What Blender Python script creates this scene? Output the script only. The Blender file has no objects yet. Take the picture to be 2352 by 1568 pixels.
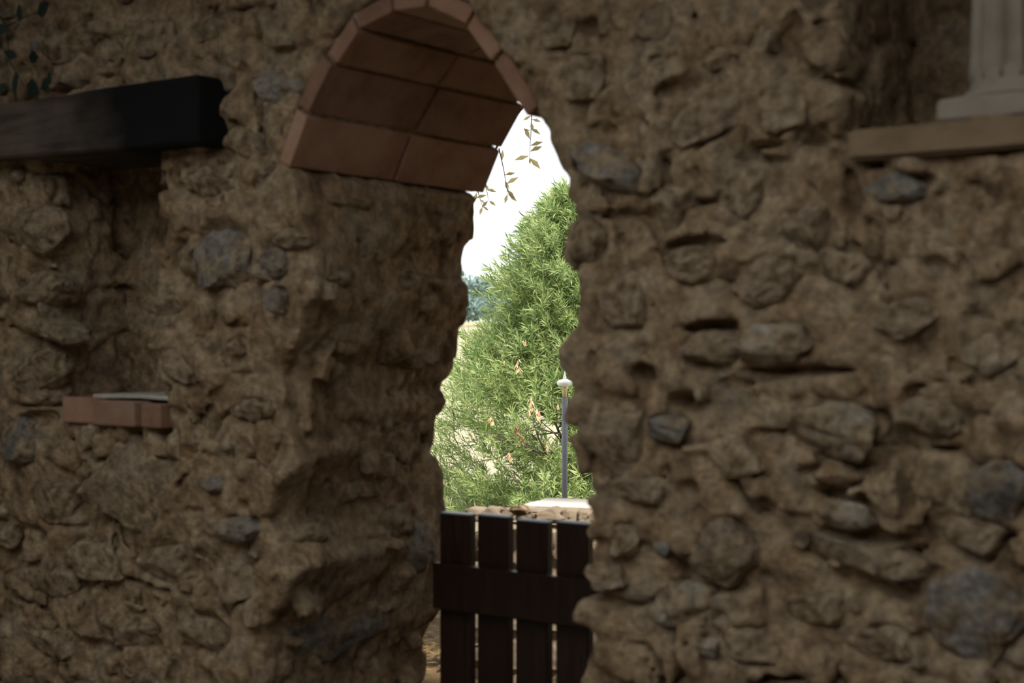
import bpy, bmesh, math, random
import numpy as np
from mathutils import Vector, Matrix
from mathutils import noise as mnoise

random.seed(7)
rng = np.random.default_rng(7)
scene = bpy.context.scene
C = scene.collection

# ------------------------------------------------------------------ camera
F_PX = 3400.0
CAM = np.array([2.44, -2.955, 1.45])
TH = math.radians(36.23)
cr = np.array([math.cos(TH), math.sin(TH), 0.0])      # camera right
cf = np.array([-math.sin(TH), math.cos(TH), 0.0])     # camera forward
cam_d = bpy.data.cameras.new('camera')
cam = bpy.data.objects.new('camera', cam_d); C.objects.link(cam)
cam.location = CAM; cam.rotation_euler = (math.pi / 2, 0, TH)
cam_d.sensor_width = 36.0; cam_d.lens = F_PX / 2352 * 36
cam_d.clip_start = 0.05; cam_d.clip_end = 2000
cam_d.dof.use_dof = True; cam_d.dof.focus_distance = 12.0; cam_d.dof.aperture_fstop = 3.4
scene.camera = cam

# ------------------------------------------------------------------ light
w = bpy.data.worlds.new('sky'); scene.world = w; w.use_nodes = True
bg = w.node_tree.nodes['Background']
bg.inputs[0].default_value = (0.93, 0.97, 1.0, 1); bg.inputs[1].default_value = 1.5
sd = bpy.data.lights.new('sun', 'SUN'); sd.energy = 5.5; sd.angle = math.radians(4); sd.color = (1.0, 0.95, 0.86)
sun = bpy.data.objects.new('sun', sd); C.objects.link(sun); sun.location = (8, -3, 14)
sun.rotation_euler = Vector((-0.75, 0.30, -1.40)).to_track_quat('-Z', 'Y').to_euler()
scene.view_settings.view_transform = 'Standard'
scene.view_settings.look = 'None'
scene.view_settings.exposure = 0.20
scene.view_settings.gamma = 1.0
scene.view_settings.use_curve_mapping = False

# ------------------------------------------------------------------ helpers
def ray(px, py):
    return cf + cr * ((px - 1176) / F_PX) + np.array([0, 0, (784 - py) / F_PX])
def onY(px, py, y=0.0):                       # pixel -> point on a plane parallel to the wall
    d = ray(px, py); return CAM + d * ((y - CAM[1]) / d[1])
def onX(px, py, x):
    d = ray(px, py); return CAM + d * ((x - CAM[0]) / d[0])
def atD(px, py, depth):
    return CAM + ray(px, py) * depth

def tag(o, label=None, cat=None, group=None, kind=None):
    if label: o['label'] = label
    if cat: o['category'] = cat
    if group: o['group'] = group
    if kind: o['kind'] = kind
    return o
def link(name, me, mat=None, parent=None, loc=(0, 0, 0)):
    o = bpy.data.objects.new(name, me); C.objects.link(o); o.location = loc
    if mat and len(me.materials) == 0: me.materials.append(mat)
    if parent: o.parent = parent
    return o
def empty(name, loc):
    o = bpy.data.objects.new(name, None); C.objects.link(o); o.location = loc
    o.empty_display_size = 0.1
    return o
def from_arrays(name, V, Fc, smooth=True):
    me = bpy.data.meshes.new(name)
    me.from_pydata([tuple(map(float, v)) for v in V], [], [tuple(int(i) for i in f) for f in Fc])
    if smooth: me.polygons.foreach_set('use_smooth', [True] * len(me.polygons))
    me.update(); return me
def bm_mesh(bm, name, smooth=False):
    bmesh.ops.recalc_face_normals(bm, faces=bm.faces)
    me = bpy.data.meshes.new(name); bm.to_mesh(me); bm.free()
    if smooth: me.polygons.foreach_set('use_smooth', [True] * len(me.polygons))
    return me
def box_mesh(name, sx, sy, sz, bevel=0.004, rough=0.0, seg=1, cuts=0):
    bm = bmesh.new(); bmesh.ops.create_cube(bm, size=1.0)
    for v in bm.verts: v.co = Vector((v.co.x * sx, v.co.y * sy, v.co.z * sz))
    if cuts: bmesh.ops.subdivide_edges(bm, edges=bm.edges[:], cuts=cuts, use_grid_fill=True)
    if bevel:
        es = [e for e in bm.edges if len(e.link_faces) == 2 and e.calc_face_angle(0) > 0.5]
        bmesh.ops.bevel(bm, geom=es, offset=bevel, segments=seg, affect='EDGES')
    if rough:
        off = Vector((random.uniform(0, 99), random.uniform(0, 99), random.uniform(0, 99)))
        for v in bm.verts: v.co += (mnoise.noise_vector(v.co * 9 + off) + mnoise.noise_vector(v.co * 24 + off) * .5) * rough * 1.6
    return bm_mesh(bm, name)
def tube(bm, pts, radii, n=8):
    rings = []
    pts = [Vector(p) for p in pts]
    for i, p in enumerate(pts):
        t = (pts[min(i + 1, len(pts) - 1)] - pts[max(i - 1, 0)]).normalized()
        a = t.orthogonal().normalized(); b = t.cross(a)
        rings.append([bm.verts.new(p + (a * math.cos(k * 2 * math.pi / n) + b * math.sin(k * 2 * math.pi / n)) * radii[i]) for k in range(n)])
    for i in range(len(rings) - 1):
        # align rings to avoid twist
        r0, r1 = rings[i], rings[i + 1]
        best = min(range(n), key=lambda s: sum((r0[k].co - r1[(k + s) % n].co).length for k in range(0, n, 2)))
        rings[i + 1] = r1[best:] + r1[:best]; r1 = rings[i + 1]
        for k in range(n): bm.faces.new((r0[k], r0[(k + 1) % n], r1[(k + 1) % n], r1[k]))
    bm.faces.new(rings[0][::-1]); bm.faces.new(rings[-1])
def lathe(bm, prof, n=32, flute=None):
    rings = []
    for i, (r, z) in enumerate(prof):
        ring = []
        for k in range(n):
            a = 2 * math.pi * k / n
            rr = r * (1 + (flute(a, i) if flute else 0))
            ring.append(bm.verts.new((rr * math.cos(a), rr * math.sin(a), z)))
        rings.append(ring)
    for i in range(len(rings) - 1):
        for k in range(n):
            bm.faces.new((rings[i][k], rings[i][(k + 1) % n], rings[i + 1][(k + 1) % n], rings[i + 1][k]))
    bm.faces.new(rings[0][::-1]); bm.faces.new(rings[-1])

# ------------------------------------------------------------------ materials
def mat_noise(name, cols, scale=8, rough=0.9, bump=0.3, bscale=60, random_amt=0.0, detail=8, stretch=(1, 1, 1), dist=0.02, spec=0.2, world=False, mottle=0.0):
    """colour ramp over object-space noise, plus fine bump"""
    m = bpy.data.materials.new(name); m.use_nodes = True
    nt = m.node_tree; N = nt.nodes; L = nt.links
    b = N['Principled BSDF']; b.inputs['Roughness'].default_value = rough
    b.inputs['Specular IOR Level'].default_value = spec
    tc = N.new('ShaderNodeTexCoord'); mp = N.new('ShaderNodeMapping'); mp.inputs['Scale'].default_value = stretch
    L.new(tc.outputs['Object'], mp.inputs['Vector'])
    oi = N.new('ShaderNodeObjectInfo')
    add = N.new('ShaderNodeVectorMath'); add.operation = 'ADD'
    mul = N.new('ShaderNodeMath'); mul.operation = 'MULTIPLY'; mul.inputs[1].default_value = 37.0 if random_amt else 0.0
    L.new(oi.outputs['Random'], mul.inputs[0]); L.new(mp.outputs[0], add.inputs[0]); L.new(mul.outputs[0], add.inputs[1])
    n1 = N.new('ShaderNodeTexNoise'); n1.inputs['Scale'].default_value = scale; n1.inputs['Detail'].default_value = detail; n1.inputs['Roughness'].default_value = 0.65
    L.new(add.outputs[0], n1.inputs['Vector'])
    r = N.new('ShaderNodeValToRGB')
    while len(r.color_ramp.elements) < len(cols): r.color_ramp.elements.new(0.5)
    for i, c in enumerate(cols):
        e = r.color_ramp.elements[i]; e.position = 0.3 + 0.4 * i / max(1, len(cols) - 1); e.color = (*c, 1)
    L.new(n1.outputs['Fac'], r.inputs['Fac'])
    hs = N.new('ShaderNodeHueSaturation')
    mr = N.new('ShaderNodeMapRange'); mr.inputs['To Min'].default_value = 1 - random_amt; mr.inputs['To Max'].default_value = 1 + random_amt
    L.new(oi.outputs['Random'], mr.inputs['Value']); L.new(mr.outputs[0], hs.inputs['Value'])
    col = r.outputs[0]
    if mottle:                                             # patchy staining of the surface
        g2 = N.new('ShaderNodeNewGeometry')
        for sc_, am in ((24, mottle), (60, mottle * .6)):
            nn = N.new('ShaderNodeTexNoise'); nn.inputs['Scale'].default_value = sc_; nn.inputs['Detail'].default_value = 4; L.new(g2.outputs['Position'], nn.inputs['Vector'])
            m2 = N.new('ShaderNodeMapRange'); m2.inputs['From Min'].default_value = .32; m2.inputs['From Max'].default_value = .62
            m2.inputs['To Min'].default_value = 1 - am; m2.inputs['To Max'].default_value = 1 + am * .85; L.new(nn.outputs['Fac'], m2.inputs['Value'])
            vm = N.new('ShaderNodeVectorMath'); vm.operation = 'SCALE'; L.new(col, vm.inputs[0]); L.new(m2.outputs[0], vm.inputs['Scale']); col = vm.outputs[0]
    L.new(col, hs.inputs['Color']); L.new(hs.outputs[0], b.inputs['Base Color'])
    if bump:
        n2 = N.new('ShaderNodeTexNoise'); n2.inputs['Scale'].default_value = bscale; n2.inputs['Detail'].default_value = 7; n2.inputs['Roughness'].default_value = .65
        if world:
            ge = N.new('ShaderNodeNewGeometry'); L.new(ge.outputs['Position'], n2.inputs['Vector'])
        else: L.new(add.outputs[0], n2.inputs['Vector'])
        bp = N.new('ShaderNodeBump'); bp.inputs['Strength'].default_value = bump; bp.inputs['Distance'].default_value = dist
        L.new(n2.outputs['Fac'], bp.inputs['Height']); L.new(bp.outputs[0], b.inputs['Normal'])
    return m
def dusty(m, amt=.5):
    """lime mortar smeared over part of a stone"""
    nt = m.node_tree; N = nt.nodes; L = nt.links; b = N['Principled BSDF']
    src = b.inputs['Base Color'].links[0].from_socket
    ge = N.new('ShaderNodeNewGeometry')
    n1 = N.new('ShaderNodeTexNoise'); n1.inputs['Scale'].default_value = 11; n1.inputs['Detail'].default_value = 7; n1.inputs['Roughness'].default_value = .7
    L.new(ge.outputs['Position'], n1.inputs['Vector'])
    mr = N.new('ShaderNodeMapRange'); mr.inputs['From Min'].default_value = .58 - .25 * amt; mr.inputs['From Max'].default_value = .70 - .25 * amt
    L.new(n1.outputs['Fac'], mr.inputs['Value'])
    n3 = N.new('ShaderNodeTexNoise'); n3.inputs['Scale'].default_value = 34; n3.inputs['Detail'].default_value = 5; L.new(ge.outputs['Position'], n3.inputs['Vector'])
    r = N.new('ShaderNodeValToRGB'); r.color_ramp.elements[0].position = .36; r.color_ramp.elements[1].position = .62
    r.color_ramp.elements[0].color = (.17, .113, .06, 1); r.color_ramp.elements[1].color = (.46, .345, .215, 1)
    L.new(n3.outputs['Fac'], r.inputs['Fac'])
    mx = N.new('ShaderNodeMixRGB'); L.new(mr.outputs[0], mx.inputs['Fac']); L.new(src, mx.inputs['Color1']); L.new(r.outputs[0], mx.inputs['Color2'])
    L.new(mx.outputs[0], b.inputs['Base Color'])
def mat_leaf(name, c0, c1, trans=0.35, rough=0.45):
    m = bpy.data.materials.new(name); m.use_nodes = True
    nt = m.node_tree; N = nt.nodes; L = nt.links
    b = N['Principled BSDF']; b.inputs['Roughness'].default_value = rough; b.inputs['Specular IOR Level'].default_value = 0.4
    tc = N.new('ShaderNodeTexCoord'); ge = N.new('ShaderNodeNewGeometry'); oi = N.new('ShaderNodeObjectInfo')
    ad = N.new('ShaderNodeMath'); ad.operation = 'ADD'; fr = N.new('ShaderNodeMath'); fr.operation = 'FRACT'
    L.new(ge.outputs['Random Per Island'], ad.inputs[0]); L.new(oi.outputs['Random'], ad.inputs[1]); L.new(ad.outputs[0], fr.inputs[0])
    r = N.new('ShaderNodeValToRGB'); r.color_ramp.elements[0].color = (*c0, 1); r.color_ramp.elements[1].color = (*c1, 1)
    L.new(fr.outputs[0], r.inputs['Fac']); L.new(r.outputs[0], b.inputs['Base Color'])
    tr = N.new('ShaderNodeBsdfTranslucent'); L.new(r.outputs[0], tr.inputs['Color'])
    mx = N.new('ShaderNodeMixShader'); mx.inputs[0].default_value = trans
    L.new(b.outputs[0], mx.inputs[1]); L.new(tr.outputs[0], mx.inputs[2]); L.new(mx.outputs[0], N['Material Output'].inputs['Surface'])
    return m

M = {}
M['mortar'] = mat_noise('mortar', [(.18, .112, .058), (.365, .247, .138), (.455, .335, .205), (.39, .31, .22)], scale=6.5, bump=1.0, bscale=40, dist=0.03, mottle=.34)
M['stone_grey'] = mat_noise('stone_grey', [(.16, .138, .112), (.245, .215, .178), (.31, .275, .23)], scale=9, bump=.9, bscale=34, dist=.03, world=True, mottle=.38, random_amt=.22)
M['stone_tan'] = mat_noise('stone_tan', [(.26, .19, .12), (.35, .265, .175), (.42, .34, .24)], scale=9, bump=.9, bscale=34, dist=.03, world=True, mottle=.38, random_amt=.22)
M['stone_pale'] = mat_noise('stone_pale', [(.30, .26, .20), (.40, .35, .27), (.46, .42, .34)], scale=8, bump=.9, bscale=34, dist=.03, world=True, mottle=.38, random_amt=.15)
M['stone_ochre'] = mat_noise('stone_ochre', [(.26, .15, .07), (.38, .235, .115), (.36, .27, .17)], scale=8, bump=.9, bscale=34, dist=.03, world=True, mottle=.38, random_amt=.2)
M['stone_brown'] = mat_noise('stone_brown', [(.16, .115, .075), (.25, .18, .12), (.32, .245, .17)], scale=9, bump=.9, bscale=34, dist=.03, world=True, mottle=.38, random_amt=.2)
for k_ in ('stone_grey', 'stone_tan', 'stone_pale', 'stone_ochre', 'stone_brown'): dusty(M[k_], .75 if k_ != 'stone_grey' else .5)
M['brick'] = mat_noise('brick', [(.22, .11, .07), (.32, .18, .115), (.36, .24, .165)], scale=7, bump=.35, bscale=70, random_amt=.2, dist=.01)
M['plaster'] = mat_noise('plaster', [(.24, .18, .115), (.31, .24, .16), (.36, .28, .19)], scale=4, bump=.5, bscale=30)
M['limestone'] = mat_noise('limestone', [(.23, .19, .14), (.31, .26, .20), (.35, .295, .235)], scale=7, bump=.25, bscale=60)
M['sill'] = mat_noise('sill', [(.17, .115, .063), (.25, .172, .10), (.29, .21, .13)], scale=4, bump=.4, bscale=36)
M['lime'] = mat_noise('lime', [(.42, .38, .30), (.62, .58, .50)], scale=10, bump=.3)
M['floor'] = mat_noise('floor', [(.045, .037, .028), (.075, .06, .045)], scale=3, bump=.3)
M['gate'] = mat_noise('gate', [(.010, .005, .004), (.022, .010, .007), (.030, .013, .009)], scale=6, bump=.25, bscale=40, stretch=(14, 14, .8), rough=.27, random_amt=.2, spec=.5, dist=.004)
M['gate_sky_sheen'] = mat_noise('gate_sky_sheen', [(.26, .31, .36), (.38, .43, .48)], scale=30, bump=.2, rough=.35, spec=.5)  # pale blue tone imitates the sky reflected on the slat tops
M['metal'] = mat_noise('metal', [(.03, .03, .03), (.06, .055, .05)], scale=20, rough=.5, bump=.1)
M['lamp_grey'] = mat_noise('lamp_grey', [(.15, .15, .17), (.19, .19, .215)], scale=10, rough=.5, bump=.05)
M['lamp_white'] = mat_noise('lamp_white', [(.78, .78, .76), (.84, .84, .83)], scale=10, rough=.4, bump=0)
M['lamp_tube'] = mat_noise('lamp_tube', [(.55, .42, .22), (.65, .52, .3)], scale=10, rough=.3, bump=0)
M['bark'] = mat_noise('bark', [(.07, .055, .045), (.16, .13, .105)], scale=14, bump=.6, bscale=50, stretch=(1, 1, .3))
M['leaf'] = mat_leaf('leaf', (.085, .175, .04), (.60, .68, .30), .5)
M['leaf_olive'] = mat_leaf('leaf_olive', (.34, .28, .12), (.62, .54, .28), .5)
M['leaf_shade_crown'] = mat_leaf('leaf_shade_crown', (.06, .07, .02), (.13, .14, .05), .3)
M['leaf_dark'] = mat_leaf('leaf_dark', (.016, .032, .022), (.035, .06, .045), .2)
M['leaf_far_haze'] = mat_leaf('leaf_far_haze', (.19, .29, .265), (.32, .42, .39), .3, .8)  # distance haze put into the leaf colour
M['leaf_grass'] = mat_leaf('leaf_grass', (.20, .26, .09), (.42, .44, .20), .3, .8)
M['seed'] = mat_leaf('seed', (.78, .50, .27), (.92, .72, .50), .3, .8)
M['seed_brown'] = mat_leaf('seed_brown', (.22, .13, .07), (.36, .22, .13), .2, .8)
M['dry_leaf'] = mat_leaf('dry_leaf', (.24, .14, .05), (.42, .27, .10), .2, .8)
M['field'] = mat_noise('field', [(.26, .26, .13), (.36, .31, .22), (.29, .28, .15), (.40, .35, .27)], scale=.22, bump=.4, bscale=6)
M['terrace'] = mat_noise('terrace', [(.10, .062, .024), (.155, .10, .042), (.20, .14, .07)], scale=5, bump=.7, bscale=30)
M['whitewash'] = mat_noise('whitewash', [(.66, .60, .52), (.78, .74, .68)], scale=6, bump=.4, bscale=40)
M['rubble'] = mat_noise('rubble', [(.40, .29, .19), (.58, .45, .32), (.66, .55, .42)], scale=9, bump=.8, bscale=30, random_amt=.15)
def wood_lintel():
    m = mat_noise('lintel_wood', [(.05, .035, .025), (.13, .10, .075), (.17, .135, .10)], scale=5, bump=.5, bscale=30, stretch=(.5, 6, 6), rough=.75)
    nt = m.node_tree; N = nt.nodes; L = nt.links; b = N['Principled BSDF']
    src = b.inputs['Base Color'].links[0].from_socket
    tc = N.new('ShaderNodeTexCoord'); sp = N.new('ShaderNodeSeparateXYZ'); L.new(tc.outputs['Object'], sp.inputs[0])
    nz = N.new('ShaderNodeTexNoise'); nz.inputs['Scale'].default_value = 7; nz.inputs['Detail'].default_value = 5
    L.new(tc.outputs['Object'], nz.inputs['Vector'])
    ma = N.new('ShaderNodeMath'); ma.operation = 'MULTIPLY_ADD'; ma.inputs[1].default_value = 0.62
    L.new(nz.outputs['Fac'], ma.inputs[0]); L.new(sp.outputs['X'], ma.inputs[2])
    mr = N.new('ShaderNodeMapRange'); mr.inputs['From Min'].default_value = 0.02; mr.inputs['From Max'].default_value = 0.52
    L.new(ma.outputs[0], mr.inputs['Value'])
    mx = N.new('ShaderNodeMixRGB'); mx.inputs['Color2'].default_value = (.006, .006, .006, 1)
    L.new(mr.outputs[0], mx.inputs['Fac']); L.new(src, mx.inputs['Color1']); L.new(mx.outputs[0], b.inputs['Base Color'])
    return m
M['lintel'] = wood_lintel()

# ------------------------------------------------------------------ noise on a grid
def axis_w(n, h, cell, off):
    t = (np.arange(n) * h) / cell + off
    i = np.floor(t).astype(int); f = (t - i).astype(np.float32); f = f * f * (3 - 2 * f)
    return i, f
def gnoise(shape, h, cell):
    """smooth value noise in -1..1 on a regular grid; cell = feature size per axis"""
    idx = []
    for n, c in zip(shape, cell): idx.append(axis_w(n, h, c, rng.uniform(0, 1)))
    dims = [i[-1] + 2 for i, f in idx]
    a = rng.uniform(-1, 1, dims).astype(np.float32)
    for ax, (i, f) in enumerate(idx):
        lo = np.take(a, i, axis=ax); hi = np.take(a, i + 1, axis=ax)
        sh = [1] * 3; sh[ax] = -1
        a = lo + (hi - lo) * f.reshape(sh)
    return a
def poly_sd(P, X, Z):
    """signed distance to polygon, negative inside"""
    d2 = np.full(X.shape, 1e9); ins = np.zeros(X.shape, bool)
    n = len(P)
    for i in range(n):
        ax, az = P[i]; bx, bz = P[(i + 1) % n]
        ex, ez = bx - ax, bz - az; L2 = ex * ex + ez * ez + 1e-12
        t = np.clip(((X - ax) * ex + (Z - az) * ez) / L2, 0, 1)
        d2 = np.minimum(d2, (X - ax - t * ex) ** 2 + (Z - az - t * ez) ** 2)
        cond = ((az > Z) != (bz > Z)) & (X < ex * (Z - az) / (ez if abs(ez) > 1e-9 else 1e-9) + ax)
        ins ^= cond
    d = np.sqrt(d2); return np.where(ins, -d, d)
def surface_nets(Fd, org, h):
    """Fd>0 solid; returns verts, quads"""
    S = Fd > 0
    nx, ny, nz = Fd.shape
    cnt = np.zeros((nx - 1, ny - 1, nz - 1), np.int8)
    for a in (0, 1):
        for b in (0, 1):
            for c in (0, 1): cnt += S[a:nx - 1 + a, b:ny - 1 + b, c:nz - 1 + c]
    act = np.argwhere((cnt > 0) & (cnt < 8))
    idm = np.full(cnt.shape, -1, np.int32); idm[tuple(act.T)] = np.arange(len(act))
    cv = {}
    for a in (0, 1):
        for b in (0, 1):
            for c in (0, 1): cv[a, b, c] = Fd[act[:, 0] + a, act[:, 1] + b, act[:, 2] + c]
    acc = np.zeros((len(act), 3)); k = np.zeros(len(act))
    for p in cv:
        for ax in range(3):
            if p[ax] == 0:
                q = list(p); q[ax] = 1; q = tuple(q)
                f0, f1 = cv[p], cv[q]; m = (f0 > 0) != (f1 > 0)
                t = np.where(m, f0 / np.where(m, f0 - f1, 1), 0)
                pos = np.tile(np.array(p, float), (len(act), 1)); pos[:, ax] = t
                acc += pos * m[:, None]; k += m
    V = (act + acc / k[:, None]) * h + org
    Q = []
    sl = [slice(None)] * 3
    for ax in range(3):
        a0 = [slice(1, -1)] * 3; a1 = [slice(1, -1)] * 3
        a0[ax] = slice(0, -1); a1[ax] = slice(1, None)
        s0, s1 = S[tuple(a0)], S[tuple(a1)]
        e = np.argwhere(s0 != s1)
        fl = s0[tuple(e.T)]
        e = e + 1; e[:, ax] -= 1
        o1, o2 = [(1, 2), (2, 0), (0, 1)][ax]
        def cell(d1, d2):
            c = e.copy(); c[:, o1] += d1; c[:, o2] += d2
            return idm[c[:, 0], c[:, 1], c[:, 2]]
        q = np.stack([cell(-1, -1), cell(0, -1), cell(0, 0), cell(-1, 0)], 1)
        q[~fl] = q[~fl][:, ::-1]
        Q.append(q)
    Q = np.concatenate(Q); Q = Q[(Q >= 0).all(1)]
    return V, Q
def quads_mesh(name, V, Q):
    me = bpy.data.meshes.new(name)
    me.vertices.add(len(V)); me.vertices.foreach_set('co', V.astype(np.float32).ravel())
    me.loops.add(len(Q) * 4); me.loops.foreach_set('vertex_index', Q.astype(np.int32).ravel())
    me.polygons.add(len(Q)); me.polygons.foreach_set('loop_start', np.arange(0, len(Q) * 4, 4, dtype=np.int32))
    me.polygons.foreach_set('use_smooth', np.ones(len(Q), bool))
    me.update(calc_edges=True); me.validate(); return me

# ------------------------------------------------------------------ the stone wall
T = 0.90                                      # wall thickness
left_front = [(600, 1568), (598, 1450), (640, 1380), (690, 1310), (640, 1250), (605, 1190), (625, 1130), (685, 1070),
              (660, 980), (648, 900), (640, 850), (690, 760), (716, 690), (722, 620), (712, 540), (690, 460), (672, 400)]
left_back = [(974, 1568), (976, 1460), (1014, 1400), (1030, 1290), (1032, 1172), (1016, 1090), (1003, 1030), (1010, 970), (1034, 932), (1017, 900),
             (1019, 872), (1040, 855), (1049, 820), (1053, 762), (1064, 742), (1080, 700), (1075, 655), (1058, 640),
             (1059, 590), (1065, 558), (1084, 548), (1092, 500), (1094, 478), (1106, 458)]
intrados_px = [(666, 388), (710, 264), (768, 146), (822, 65), (900, 25), (978, 14), (1072, 58), (1132, 140), (1213, 269)]
right_px = [(1248, 300), (1250, 330), (1255, 365), (1277, 406), (1298, 412), (1292, 452), (1312, 466), (1308, 492), (1300, 515), (1294, 560), (1297, 600), (1311, 627),
            (1340, 655), (1347, 700), (1340, 747), (1318, 780), (1305, 800), (1299, 850), (1310, 885), (1318, 925), (1306, 1000),
            (1307, 1080), (1322, 1117), (1340, 1150), (1352, 1195), (1336, 1232), (1346, 1285), (1352, 1310), (1340, 1370),
            (1312, 1408), (1318, 1434), (1352, 1448), (1346, 1500), (1332, 1530), (1326, 1568)]
YB = 0.03                                     # plane of the brick faces
intr = [onY(px, py, YB)[[0, 2]] for px, py in intrados_px]
RING = 0.048
def offset_path(P, d):
    out = []
    for i in range(len(P)):
        a = P[max(i - 1, 0)]; b = P[min(i + 1, len(P) - 1)]
        t = (b - a) / np.linalg.norm(b - a); out.append(P[i] + np.array([-t[1], t[0]]) * d)
    return out
extr = offset_path(intr, RING)
lf = [onY(px, py, 0.0)[[0, 2]] for px, py in left_front]
lb = [onY(px, py, T)[[0, 2]] for px, py in left_back]
rf = [onY(px, py, 0.0)[[0, 2]] for px, py in right_px]
xr = extr[-1]
P0 = [np.array([lf[0][0], -0.6])] + lf + extr + rf + [np.array([rf[-1][0], -0.6])]
P1 = [np.array([lb[0][0], -0.6])] + lb + extr + [p + np.array([0.10, 0]) for p in rf] + [np.array([rf[-1][0] + .1, -0.6])]

H = 0.0105
ORG = np.array([-2.5, -0.15, -0.06]); DIM = np.array([4.75, 1.25, 3.1])
shp = tuple((DIM / H).astype(int))
gx = ORG[0] + np.arange(shp[0]) * H; gy = ORG[1] + np.arange(shp[1]) * H; gz = ORG[2] + np.arange(shp[2]) * H
X2, Z2 = np.meshgrid(gx, gz, indexing='ij')
sd0 = poly_sd(P0, X2, Z2).astype(np.float32); sd1 = poly_sd(P1, X2, Z2).astype(np.float32)

# niche on the left, window recess on the right
nA = onY(96, 380, 0.0); nB = onY(365, 900, 0.0)
niche = (nA[0], nB[0], onY(250, 940, 0.0)[2], onY(230, 330, 0.0)[2])
wA = onY(1925, 285, 0.0)
recess = (wA[0], 2.1, onY(2050, 305, 0)[2], 3.0)

# traced stones: px, py, half width px, half height px, rotation, material, how far proud
TR = [(1911, 986, 120, 82, 8, 'stone_pale', .020), (1790, 785, 92, 55, -6, 'stone_pale', .020), (2250, 1415, 135, 118, 20, 'stone_grey', .030),
      (2300, 1128, 78, 80, 10, 'stone_grey', .024), (1672, 1265, 84, 92, 15, 'stone_brown', .026), (1955, 1180, 66, 36, 8, 'stone_pale', .026),
      (1995, 1288, 170, 46, 10, 'stone_tan', .024), (1542, 985, 54, 42, 5, 'stone_grey', .022), (2240, 1235, 72, 52, 15, 'stone_tan', .020),
      (1600, 275, 112, 66, -12, 'stone_brown', .022), (1508, 50, 52, 48, 0, 'stone_brown', .018), (1395, 375, 92, 62, 25, 'stone_grey', .018),
      (1352, 550, 46, 58, 0, 'stone_brown', .020), (1590, 605, 66, 46, 5, 'stone_tan', .018), (1930, 1090, 60, 30, 12, 'stone_ochre', .014),
      (2210, 520, 100, 70, -25, 'stone_ochre', .014), (2290, 800, 90, 60, -20, 'stone_tan', .014), (1700, 1060, 60, 44, 0, 'stone_tan', .016),
      (2080, 720, 90, 56, -20, 'stone_tan', .016), (1860, 520, 60, 80, 10, 'stone_tan', .014), (1700, 440, 72, 90, 20, 'stone_tan', .014),
      (1420, 1000, 86, 100, 5, 'stone_tan', .018), (1435, 1240, 40, 56, 0, 'stone_pale', .014), (1395, 1320, 50, 42, 0, 'stone_tan', .016),
      (1560, 1390, 80, 54, -10, 'stone_pale', .014), (1440, 700, 60, 80, -12, 'stone_tan', .016), (2050, 1480, 90, 60, -10, 'stone_tan', .016),
      (1730, 1480, 74, 48, 10, 'stone_tan', .014), (1880, 1400, 80, 52, -8, 'stone_tan', .014), (1650, 800, 74, 54, -10, 'stone_tan', .014),
      (1800, 240, 66, 80, 10, 'stone_tan', .016), (1740, 70, 60, 70, 0, 'stone_tan', .014), (2140, 960, 80, 60, -8, 'stone_tan', .016),
      (1545, 470, 46, 60, 20, 'stone_tan', .016), (2060, 430, 70, 40, 4, 'stone_grey', .014), (1340, 180, 50, 70, 25, 'stone_tan', .014),
      (1290, 60, 46, 60, 25, 'stone_tan', .014), (1760, 640, 80, 60, -25, 'stone_tan', .016), (1480, 1130, 58, 40, 0, 'stone_tan', .016),
      (520, 590, 74, 96, -5, 'stone_grey', .024), (636, 690, 24, 30, 0, 'stone_grey', .018), (632, 190, 54, 48, 10, 'stone_grey', .022),
      (298, 1116, 88, 112, 0, 'stone_tan', .026), (430, 1015, 36, 60, 20, 'stone_ochre', .016), (132, 1150, 54, 52, -10, 'stone_brown', .020),
      (492, 1110, 27, 22, 0, 'stone_grey', .018), (545, 1215, 44, 34, -10, 'stone_grey', .020), (620, 620, 44, 26, 5, 'stone_pale', .020),
      (670, 545, 40, 26, 10, 'stone_tan', .020), (610, 1020, 34, 56, 0, 'stone_ochre', .016), (570, 940, 44, 34, 0, 'stone_tan', .018),
      (410, 840, 44, 36, 30, 'stone_tan', .020), (376, 700, 40, 34, 0, 'stone_tan', .018), (70, 850, 60, 50, -10, 'stone_tan', .020),
      (60, 520, 70, 60, 0, 'stone_tan', .020), (90, 660, 56, 44, 0, 'stone_brown', .018), (110, 760, 50, 30, 10, 'stone_tan', .018),
      (220, 1290, 70, 50, 5, 'stone_tan', .018), (380, 1290, 60, 60, 0, 'stone_tan', .018), (120, 1330, 60, 50, 0, 'stone_tan', .018),
      (470, 1450, 60, 56, 0, 'stone_tan', .018), (300, 1450, 80, 46, -6, 'stone_brown', .020), (120, 1480, 70, 44, 0, 'stone_tan', .016),
      (540, 1330, 50, 60, 0, 'stone_tan', .018), (50, 1010, 46, 60, 0, 'stone_grey', .018), (640, 600, 30, 40, 0, 'stone_grey', .018),
      (330, 90, 70, 50, 8, 'stone_brown', .018), (150, 110, 60, 44, 0, 'stone_brown', .018), (470, 60, 50, 44, 0, 'stone_brown', .018),
      (640, 60, 44, 54, 20, 'stone_tan', .018), (560, 330, 40, 50, 0, 'stone_tan', .018), (470, 420, 50, 40, 10, 'stone_tan', .018)]
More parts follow.
